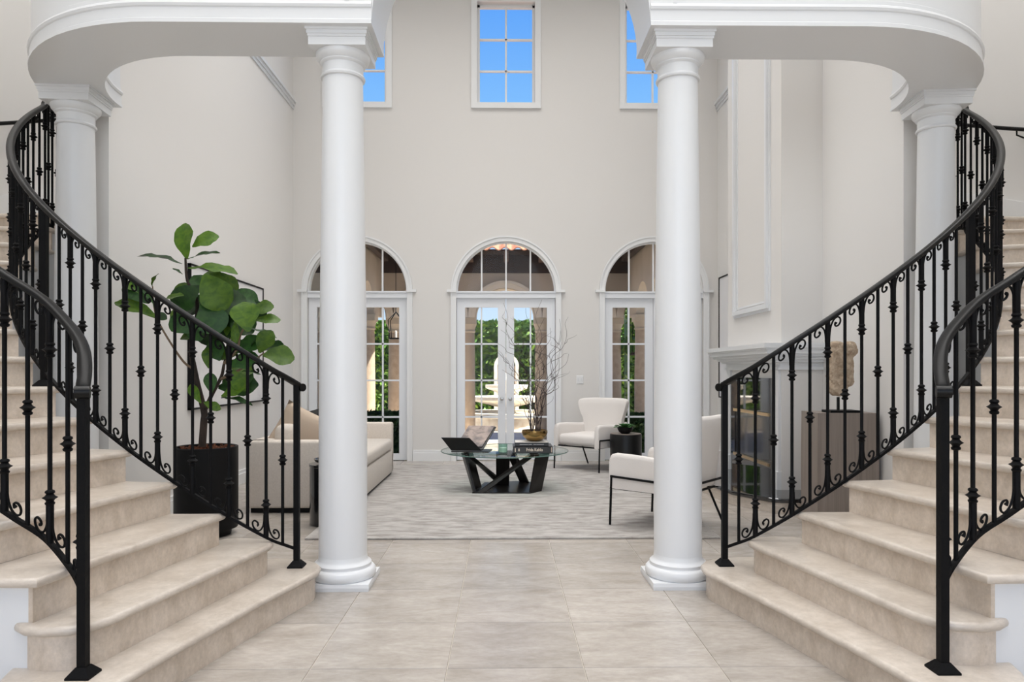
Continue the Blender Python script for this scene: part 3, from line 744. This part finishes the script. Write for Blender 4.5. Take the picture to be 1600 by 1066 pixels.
def T(x, y, Y): return px(x, y, Y) - CO
tips = [(783,476,8.1),(842,470,8.25),(893,492,8.2),(884,545,8.0),(886,556,8.3),(793,500,8.3),(806,492,8.2),(866,595,8.1),(790,575,8.0),(858,515,8.3),(826,480,8.4),(872,520,8.1),(800,560,8.4),(845,500,8.0),(815,530,8.0),(880,500,8.35),(778,545,8.2)]
rnd = random.Random(3)
for k, (tx, ty, tY) in enumerate(tips):
    e1 = T(tx, ty, tY); b0 = Vector((rnd.uniform(-.07,.07), rnd.uniform(-.07,.07), -.005)); n = 13; pts = []
    ph = rnd.uniform(0,6); fr = rnd.uniform(2.2,3.6)
    side = Vector((1,0,0))
    for i in range(n):
        t = i/(n-1); lat = t**1.5
        p = Vector((b0.x+(e1.x-b0.x)*lat, b0.y+(e1.y-b0.y)*lat, b0.z+(e1.z-b0.z)*t))
        am = .045*min(1, t*1.6)
        p += Vector((sin(ph+fr*6.28*t)*am, cos(ph*1.7+fr*5*t)*am, .5*am*sin(ph+fr*8*t)))
        pts.append(p)
    q = catmull(pts, 3); N = len(q)
    bb = MB().tube(q, [.0050-.0036*i/(N-1) for i in range(N)], 5)
    for w in range(4):
        i0 = int(N*rnd.uniform(.35,.85)); st_ = q[i0]; dr = Vector((rnd.uniform(-1,1), rnd.uniform(-.6,.6), rnd.uniform(.2,1))).normalized(); L_ = rnd.uniform(.12,.30); sp = []
        pz = rnd.uniform(0,6)
        for i in range(7):
            t = i/6; sp.append(st_+dr*L_*t+Vector((sin(pz+7*t)-sin(pz), cos(pz+6*t)-cos(pz), .4*(sin(pz+5*t)-sin(pz))))*.022)
        bb.tube(catmull(sp, 3), [.0028-.0018*i/18 for i in range(19)], 4)
    bb.build('branch', 'twig', cw, 60)
bs = empty('book_stand', 'black folding book stand on the glass table', 'book stand', (CT.x-.40, CT.y-.10, ZT), radians(-8))
plate_ = MB().bar((-.02,-.12,.03),(-.30,.10,.0),.02,.015)
def quad(par, name, m, a, b, c, d, t=.012):
    a, b, c, d = map(Vector, (a, b, c, d)); n = (b-a).cross(d-a).normalized()*t/2
    return MB().add([a-n,b-n,c-n,d-n,a+n,b+n,c+n,d+n], [(3,2,1,0),(4,5,6,7),(0,1,5,4),(1,2,6,5),(2,3,7,6),(3,0,4,7)]).build(name, m, par)
quad(bs, 'stand_leaf', 'black_wood', (-.20,-.16,.02),(.16,-.16,.02),(.02,-.20,.17),(-.31,-.20,.17))
quad(bs, 'stand_leaf', 'black_wood', (-.16,-.15,.03),(.17,-.15,.03),(.28,.16,.27),(-.06,.16,.27))
quad(bs, 'foot', 'black_wood', (-.20,-.17,.006),(.24,-.17,.006),(.24,.10,.006),(-.20,.10,.006), .012)
ob = empty('open_book', 'open picture book resting on the black book stand', 'book', (CT.x-.40, CT.y-.10, ZT), radians(-8))
quad(ob, 'page_block', 'page_photo', (-.155,-.125,.056),(.155,-.125,.056),(.262,.155,.275),(-.055,.155,.275), .022)
cd = empty('candle_glass', 'pale green glass candle tumbler beside the book stand', 'candle', (CT.x-.02, CT.y-.34, ZT))
MB().lathe([(0,0),(.048,0),(.052,.006),(.052,.105),(.048,.105),(.047,.01),(0,.01)], 28).build('tumbler', 'green_glass', cd, 40)
MB().lathe([(0,.011),(.044,.011),(.044,.06),(0,.06)], 24).build('wax', 'paper', cd, 40)

# ================================================================ ARMCHAIRS
def armchair(x, y, rz, label):
    e = empty('armchair', label, 'armchair', (x, y, .018), rz, 'cream lounge armchairs')
    # seat cushion
    rbox(-.325,.325,-.40,.28,.345,.50,.055,4).build('seat', 'boucle', e, 60)
    # back with flared wings: rows of (z, half width, wing forward, y of centre)
    rows = [(.36,.30,.02,.27),(.48,.31,.03,.30),(.60,.325,.05,.325),(.70,.34,.075,.345),(.80,.385,.11,.365),(.90,.415,.13,.385),(.965,.42,.13,.395),(.995,.405,.12,.40)]
    n = 12; vs = []; fs = []
    for side in (0, 1):
        for z, hw, fwd, yc in rows:
            for i in range(n+1):
                u = 2*i/n-1; yy = yc - fwd*abs(u)**2.6
                th_ = .085*(1-.25*abs(u)**6)*(.55 if z > .99 else 1)
                yy += (-th_/2 if side == 0 else th_/2); xx = u*hw*(1 if side == 0 else 1.03)
                vs.append((xx, yy, z - (.02*abs(u)**8 if z > .95 else 0)))
    R = len(rows); W_ = n+1; N = R*W_
    for sd in (0, 1):
        for r in range(R-1):
            for i in range(n): a = sd*N+r*W_+i; fs.append((a,a+1,a+W_+1,a+W_))
    for r in range(R-1):
        for i in (0, n): a = r*W_+i; fs.append((a,a+W_,a+W_+N,a+N))
    for i in range(n):
        fs.append((i,i+1,i+1+N,i+N)); a = (R-1)*W_+i; fs.append((a,a+1,a+1+N,a+N))
    MB().add(vs, fs).build('backrest', 'boucle', e, 70)
    for s in (-1, 1):
        # arm: side panel with a rolled, sloping top
        sec = []; m = MB(); prof = [(-.41,.33,.60),(-.395,.33,.635),(-.34,.33,.65),(-.15,.33,.645),(.10,.33,.63),(.24,.33,.625),(.33,.34,.66)]
        vs = []; fs = []; K = 8
        for yy, z0, z1 in prof:
            xo, xi = s*.385, s*.315; r = (xo-xi)/2; xc = (xo+xi)/2
            loop = [(xo,z0),(xo,z1-.04),(xc+r*.75,z1-.012),(xc,z1),(xc-r*.75,z1-.012),(xi,z1-.04),(xi,z0),(xc,z0-.008)]
            vs += [(a, yy, b) for a, b in loop]
        for i in range(len(prof)-1):
            for k in range(K): a = i*K+k; b = i*K+(k+1)%K; fs.append((a,b,b+K,a+K))
        fs += [tuple(range(K-1,-1,-1)), tuple(range((len(prof)-1)*K, len(prof)*K))]
        m.add(vs, fs).build('arm', 'boucle', e, 50)
    for s in (-1, 1):
        MB().tube([(s*.385,-.40,.0),(s*.385,-.385,.44)], .011, 8).build('front_leg', 'iron', e, 40)
        MB().tube([(s*.33,.36,.0),(s*.34,.20,.33)], .011, 8).build('rear_leg', 'iron', e, 40)
    fr = MB()
    for s in (-1, 1):
        fr.tube([(s*.392,-.39,.44),(s*.392,.36,.42)], .011, 6).tube([(s*.36,-.385,.33),(s*.34,.30,.33)], .011, 6)
    fr.tube([(-.39,-.39,.335),(.39,-.39,.335)], .011, 6).tube([(-.34,.28,.33),(.34,.28,.33)], .011, 6).tube([(-.392,.36,.42),(.392,.36,.42)], .011, 6)
    fr.build('frame', 'iron', e, 40)
    return e
armchair(1.24, 10.12, radians(-42), 'cream wingback armchair by the glazed doors')
armchair(1.47, 6.38, radians(-131), 'cream wingback armchair partly hidden by the column')
s2 = empty('side_table', 'black drum side table beside the armchair at the doors', 'side table', (1.635, 9.63, .018))
MB().lathe([(0,0),(.205,0),(.215,.01),(.215,.52),(.21,.53),(0,.53)], 40).build('drum', 'black_wood', s2, 30)
MB().lathe([(0,.53),(.205,.53),(.205,.537),(0,.537)], 40).build('top', 'wood_grey', s2, 30)
pb = empty('potted_succulent', 'green succulent in a small black bowl on the drum table', 'potted plant', (1.62, 9.60, .555))
MB().lathe([(0,0),(.05,0),(.085,.025),(.105,.065),(.108,.09),(.10,.09),(.09,.07),(0,.07)], 28).build('bowl', 'black_matte', pb, 50)
sm = leafmesh(2, .55, .0, .5); sm.materials.append(MATS['succulent'])
for k in range(26):
    a = k*2.4; r = .02+.10*(k/26); el = 1.25-.95*(k/26); d = Vector((cos(a)*cos(el), sin(a)*cos(el), sin(el))); r_ = d.cross(Vector((0,0,1))).normalized(); nn = r_.cross(d)
    ln = .07+.06*(k/26); M = Matrix((r_*ln, d*ln, nn*ln)).transposed().to_4x4(); M.translation = (cos(a)*r*.4, sin(a)*r*.4, .075)
    o = link('leaf', sm, None, pb); o.matrix_local = M

# ================================================================ PEDESTAL + SCULPTURE
pd = empty('pedestal', 'tall grey brown wood grain pedestal behind the stair railing', 'pedestal', (3.03, 6.42, 0), radians(-3))
W2 = .27
MB().slab([(-W2,-.2),(W2,-.2),(W2,.2),(-W2,.2)], .03, 1.03, seg=2, r=.004).build('body', 'wood_grey', pd)
MB().box(-W2+.02,W2-.02,-.18,.18,0,.03).build('plinth', 'black_matte', pd)
sc_ = empty('sculpture', 'weathered tan stone torso mounted on a small black stand', 'sculpture', (3.02, 6.36, 1.03))
MB().box(-.135,.135,-.09,.09,0,.022).build('stand_base', 'black_matte', sc_); MB().box(-.035,-.015,-.01,.01,.02,.14).build('stand_rod', 'black_matte', sc_)
# torso: fused blocks, displaced
bm = bmesh.new()
def blob(bm, c, r):
    g = bmesh.ops.create_icosphere(bm, subdivisions=3, radius=1)
    for v in g['verts']:
        k = max(abs(v.co.x), abs(v.co.y), abs(v.co.z)); q = v.co*(1/k)*.55 + v.co*.45
        v.co = (c[0]+q.x*r[0], c[1]+q.y*r[1], c[2]+q.z*r[2])
blob(bm, (-.055,0,.40), (.060,.07,.25)); blob(bm, (.055,-.01,.40), (.046,.055,.17)); blob(bm, (.068,-.01,.575), (.062,.062,.07)); blob(bm, (-.035,.0,.57), (.080,.06,.07)); blob(bm, (.0,.03,.45), (.06,.035,.20)); blob(bm, (-.03,-.02,.24), (.075,.06,.09))
me = bpy.data.meshes.new('torso'); bm.to_mesh(me); bm.free(); me.materials.append(MATS['sculpture'])
to = bpy.data.objects.new('torso', me); COL.objects.link(to); to.parent = sc_
rm = to.modifiers.new('remesh', 'REMESH'); rm.mode = 'VOXEL'; rm.voxel_size = .012
tx = bpy.data.textures.new('stone_relief', 'CLOUDS'); tx.noise_scale = .05
dm = to.modifiers.new('relief', 'DISPLACE'); dm.texture = tx; dm.strength = .03; dm.mid_level = .5

# ================================================================ OUTSIDE
GZ = -.06
struct(MB().box(-14, 14, YB+.15, 34, -.3, GZ).build('pavement', 'paving'))
YA = 15.0; HA = 3.62
def arcade(pts, m):      # pts: list of openings (c, halfwidth); wall along x at y=0..t
    pass
aw = MB(); ops = [(-3.16,.62),(-1.58,.62),(0,.62),(1.58,.62),(3.16,.62)]; spring = 2.55
aw.box(-7.5, -3.95-.17, YA, YA+.4, GZ, HA).box(3.95+.17, 7.5, YA, YA+.4, GZ, HA)
for c, h in ops:
    arc = arcpts(c, spring, h, 20)
    aw.prism_y([(c+h, spring)] + arc[1:-1] + [(c-h, spring), (c-.79, spring), (c-.79, HA), (c+.79, HA), (c+.79, spring)], YA, YA+.4)
aw.box(-4.12, -3.95, YA, YA+.4, spring, HA).box(3.95, 4.12, YA, YA+.4, spring, HA)
aw = struct(aw.build('wall_arcade', 'plaster'))
ar_ = MB()
for c, h in ops:
    for r0, r1, q in ((h+.02, h+.17, .03), (h+.11, h+.17, .055)):
        A = arcpts(c, spring, r0, 24); B = arcpts(c, spring, r1, 24)
        for k in range(24): ar_.prism_y([A[k], B[k], B[k+1], A[k+1]], YA-q, YA)
ar_.build('arch_moulding', 'plaster_light', aw, 25)
ncol = 0; ORD = 'first second third fourth fifth sixth seventh eighth ninth tenth'.split()
def tan_column(x, y, label, grp):
    cl = empty('arcade_column', label, 'column', (x, y, GZ), 0, grp, 'thing')
    MB().box(-.19,.19,-.19,.19,0,.12).lathe([(.18,.12),(.19,.15),(.18,.19),(.15,.2)], 20).build('base', 'stone_tan', cl, 30)
    MB().lathe([(.148,.19),(.146,1.2),(.132,2.32)], 20).build('shaft', 'stone_tan', cl, 50)
    MB().lathe([(.132,2.30),(.152,2.32),(.152,2.34),(.138,2.36),(.155,2.42),(.18,2.48)], 20).box(-.17,.17,-.19,.19,2.48,2.608).build('capital', 'plaster', cl, 30)
for k, x in enumerate((-3.95,-2.37,-.79,.79,2.37,3.95)):
    tan_column(x, YA+.2, 'tan stone arcade column across the garden, %s counted from the sofa side' % ORD[k], 'arcade columns outside the doors')
for s in (-1, 1):
    for y, w in ((12.75, 'nearer the house'), (14.2, 'nearer the arcade')):
        tan_column(s*2.76, y, 'tan stone gallery column on the %s side, %s' % ('sofa' if s < 0 else 'armchair', w), 'gallery columns')
# eave with rafters and roof tiles
roof = empty('tiled_roof', 'terracotta tiled roof edge with dark timber eave over the arcade', 'roof', (0, YA-.5, 3.50), 0, None, 'thing')
MB().box(-7.5, 7.5, .45, .50, .0, .50).box(-7.5,7.5,-.02,.5,.38,.42).build('eave_board', 'timber', roof)
rf = MB().box(-.05,.05,-.05,.5,.22,.38).mesh('rafter')
for k in range(-8, 9): link('rafter', rf, 'rafter', roof, (k*.74+.02, 0, 0))
tl = MB(); n = 10; vs = []; fs = []
for yy, zz in ((-.14,.40),(1.6,1.30)):
    for i in range(n+1):
        u = i/n; x = (u-.5)*.26; z = zz + .03*cos((u-.5)*2*pi)
        vs += [(x,yy,z),(x,yy,z+.02)]
for i in range(n):
    a = 2*i; b = 2*(n+1)+2*i
    fs += [(a,a+2,b+2,b),(a+1,b+1,b+3,a+3),(a,a+1,a+3,a+2)]
tl = MB().add(vs, fs).mesh('roof_tile', 40)
for k in range(-28, 29): link('roof_tile', tl, 'terracotta', roof, (k*.26, 0, 0))
# covered side galleries with timber ceilings
for s in (-1, 1):
    g = empty('gallery_ceiling', 'dark timber beam ceiling of the covered gallery on the %s side' % ('fig' if s < 0 else 'fireplace'), 'ceiling', (0,0,0), 0, 'gallery ceilings', 'thing')
    a, b = sorted((s*1.75, s*7.5))
    MB().box(a, b, YB+.22, YA-.45, 3.86, 3.95).build('ceiling_boards', 'timber', g)
    bmh = MB().box(0, .12, YB+.22, YA-.45, 3.68, 3.86).mesh('beam')
    for k in range(8): link('beam', bmh, 'timber', g, (s*(1.85+.62*k)-.06, 0, 0))
    # gallery side wall with arches
    w = MB(); x0_, x1_ = sorted((s*2.62, s*2.90)); sp2 = 2.55
    def prism_x(m, poly, xa, xb):
        n = len(poly); vs = [(xa,y,z) for y,z in poly]+[(xb,y,z) for y,z in poly]
        m.add(vs, [tuple(range(n)), tuple(range(2*n-1,n-1,-1))]+[(i,n+i,n+(i+1)%n,(i+1)%n) for i in range(n)])
    for ya, yb in ((11.28, 12.75), (12.75, 14.2)):
        cy = (ya+yb)/2; r = (yb-ya)/2-.14; arc = arcpts(cy, sp2, r, 20)
        prism_x(w, [(cy+r,sp2)]+arc[1:-1]+[(cy-r,sp2),(ya,sp2),(ya,3.86),(yb,3.86),(yb,sp2)], x0_, x1_)
    w.box(x0_, x1_, 14.2, YA, sp2, 3.86)
    struct(w.build('wall_gallery_%s' % ('left' if s < 0 else 'right'), 'plaster'))
# lantern
ln = empty('lantern', 'black metal lantern hanging in the covered gallery', 'lantern', (-2.05, 13.2, 2.02))
f = MB()
for x, y in ((-.1,-.1),(.1,-.1),(.1,.1),(-.1,.1)): f.tube([(x,y,0),(x*1.25,y*1.25,.34),(0,0,.5)], .009, 5)
f.box(-.11,.11,-.11,.11,-.01,.01).tube([(0,0,.5),(0,0,1.84)], .006, 5); f.build('lantern_frame', 'iron', ln)
MB().lathe([(.02,.02),(.02,.14),(0,.15)], 10).build('candle', 'paper', ln)
# hedges and garden
def hedge(name, x0, x1, y0, y1, z0, z1, n, m, size, label, cat='hedge', core=True):
    rnd = random.Random(hash(label) % 999 if False else len(label)*7+n); b = MB(); vs = []; fs = []
    for k in range(n):
        q = rnd.random()
        x = rnd.uniform(x0,x1); z = rnd.uniform(z0,z1); y = rnd.uniform(y0, y0+(y1-y0)*.35)
        if q < .25: z = z1 - rnd.random()**2*.25; y = rnd.uniform(y0,y1)
        d = Vector((rnd.uniform(-1,1), rnd.uniform(-1,.4), rnd.uniform(-.8,.8))).normalized(); u = d.cross(Vector((rnd.random(),rnd.random(),rnd.random()+.1))).normalized()
        w = size*rnd.uniform(.6,1.3); c = Vector((x,y,z)); a = c-d*w; e_ = c+d*w; l1 = c+u*w*.45; l2 = c-u*w*.45
        i = len(vs); vs += [a,l1,e_,l2]; fs.append((i,i+1,i+2,i+3))
    b.add(vs, fs)
    e = empty(name, label, cat, ((x0+x1)/2, (y0+y1)/2, GZ))
    o = b.build('foliage', m, e); o.location = (-(x0+x1)/2, -(y0+y1)/2, -GZ); o['kind'] = 'stuff'
    if core:
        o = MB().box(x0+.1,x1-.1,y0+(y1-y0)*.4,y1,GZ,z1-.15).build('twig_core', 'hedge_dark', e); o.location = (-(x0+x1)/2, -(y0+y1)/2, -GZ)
    return e
hedge('garden_hedge', -4.5, 4.8, 22, 24, GZ, 3.0, 9000, 'hedge', .11, 'tall leafy green hedge at the back of the garden')
hedge('low_hedge', -2.55, -1.75, 12.2, 12.55, GZ, .70, 2600, 'hedge_dark', .05, 'low dark hedge outside the door by the sofa')
hedge('low_hedge', 1.8, 2.58, 12.2, 12.55, GZ, .66, 2600, 'hedge_dark', .05, 'low dark hedge outside the door by the armchair')
hedge('shrub', 3.0, 5.2, 17.0, 18.2, GZ, 3.0, 4200, 'hedge', .09, 'bright leafy shrub behind the arcade by the armchair', 'shrub')
hedge('shrub', -4.0, -3.1, 17.2, 17.8, GZ, .85, 900, 'hedge', .07, 'small bright shrub behind the arcade by the sofa', 'shrub')
# fern basket, bent tree
fb = empty('hanging_fern', 'hanging fern basket under the arcade arch', 'hanging plant', (2.78, 15.3, 1.75)); m = MB().lathe([(0,0),(.12,.03),(.2,.16),(.21,.2),(0,.19)], 16); m.build('basket', 'bark', fb, 40)
m = MB(); rnd = random.Random(5)
for k in range(70):
    a = rnd.uniform(0,6.28); L_ = rnd.uniform(.25,.55); p = [Vector((cos(a)*L_*t*.75, sin(a)*L_*t*.75, .2+.32*sin(t*2.6)*rnd.uniform(.5,1)-.25*t*t)) for t in (0,.3,.6,1)]
    for i in range(3): m.bar(p[i], p[i+1], .05*(1-.25*i), .004)
m.build('fronds', 'hedge', fb)['kind'] = 'stuff'
MB().tube([(0,0,.2),(0,0,1.4)], .006, 5).build('chain', 'iron', fb)
bt = empty('garden_tree', 'dark leaning tree trunk beyond the arcade by the sofa', 'tree', (-3.75, 17.5, GZ))
MB().tube(catmull([(.0,0,0),(.1,0,1.1),(.15,0,1.8),(.38,0,2.4),(.42,0,3.0),(.35,0,3.7)], 5), [.13-.002*i for i in range(26)], 8).build('trunk', 'bark', bt, 60)
m = MB(); rnd = random.Random(9); vs = []; fs = []
for k in range(1400):
    d = Vector((rnd.gauss(0,1), rnd.gauss(0,1), rnd.gauss(0,1))).normalized()*rnd.random()**.4; c = Vector((.35+d.x*.9, d.y*.8, 4.0+d.z*.9)); u = Vector((rnd.gauss(0,1),rnd.gauss(0,1),rnd.gauss(0,1))).normalized(); v = u.cross(Vector((0,.3,1))).normalized(); i = len(vs); vs += [c-u*.1,c+v*.04,c+u*.1,c-v*.04]; fs.append((i,i+1,i+2,i+3))
m.add(vs, fs).build('crown', 'hedge', bt)['kind'] = 'stuff'
# garden wall behind, fountain
struct(MB().box(-14, 14, 26, 26.3, GZ, 2.6).build('wall_garden', 'fountain'))
ft = empty('fountain', 'tiered white stone garden fountain beyond the centre doors', 'fountain', (.06, 18.3, GZ))
MB().lathe([(0,0),(1.1,0),(1.1,.30),(1.18,.32),(1.18,.42),(1.0,.42),(1.0,.34),(0,.34)], 40).build('basin', 'fountain', ft, 30)
MB().lathe([(.30,.34),(.22,.42),(.2,.55),(.26,.6)], 24).build('pedestal', 'fountain', ft, 40)
MB().lathe([(0,.55),(.3,.56),(.85,.70),(.93,.74),(.93,.82),(.86,.82),(.3,.68),(0,.68)], 40).build('bowl', 'fountain', ft, 40)
MB().lathe([(.16,.68),(.13,.8),(.16,.92)], 20).build('stem', 'fountain', ft, 40)
MB().lathe([(0,.90),(.2,.90),(.52,1.02),(.56,1.05),(.56,1.12),(.5,1.12),(.2,1.02),(0,1.02)], 36).build('bowl', 'fountain', ft, 40)
MB().lathe([(.1,1.0),(.08,1.15),(.12,1.25),(.05,1.4),(0,1.45)], 16).build('finial', 'fountain', ft, 40)
ni = empty('garden_niche', 'white arched stone niche behind the fountain', 'niche', (.06, 20.4, GZ))
m = MB(); A = arcpts(0, 1.62, .26, 20); B = arcpts(0, 1.62, .36, 20)
for k in range(20): m.prism_y([A[k],B[k],B[k+1],A[k+1]], -.1, .1)
m.box(-.36,-.26,-.1,.1,0,1.62).box(.26,.36,-.1,.1,0,1.62); m.build('niche_frame', 'fountain', ni, 25)
MB().box(-.26,.26,.05,.1,0,1.62).build('niche_back', 'stone_tan', ni)
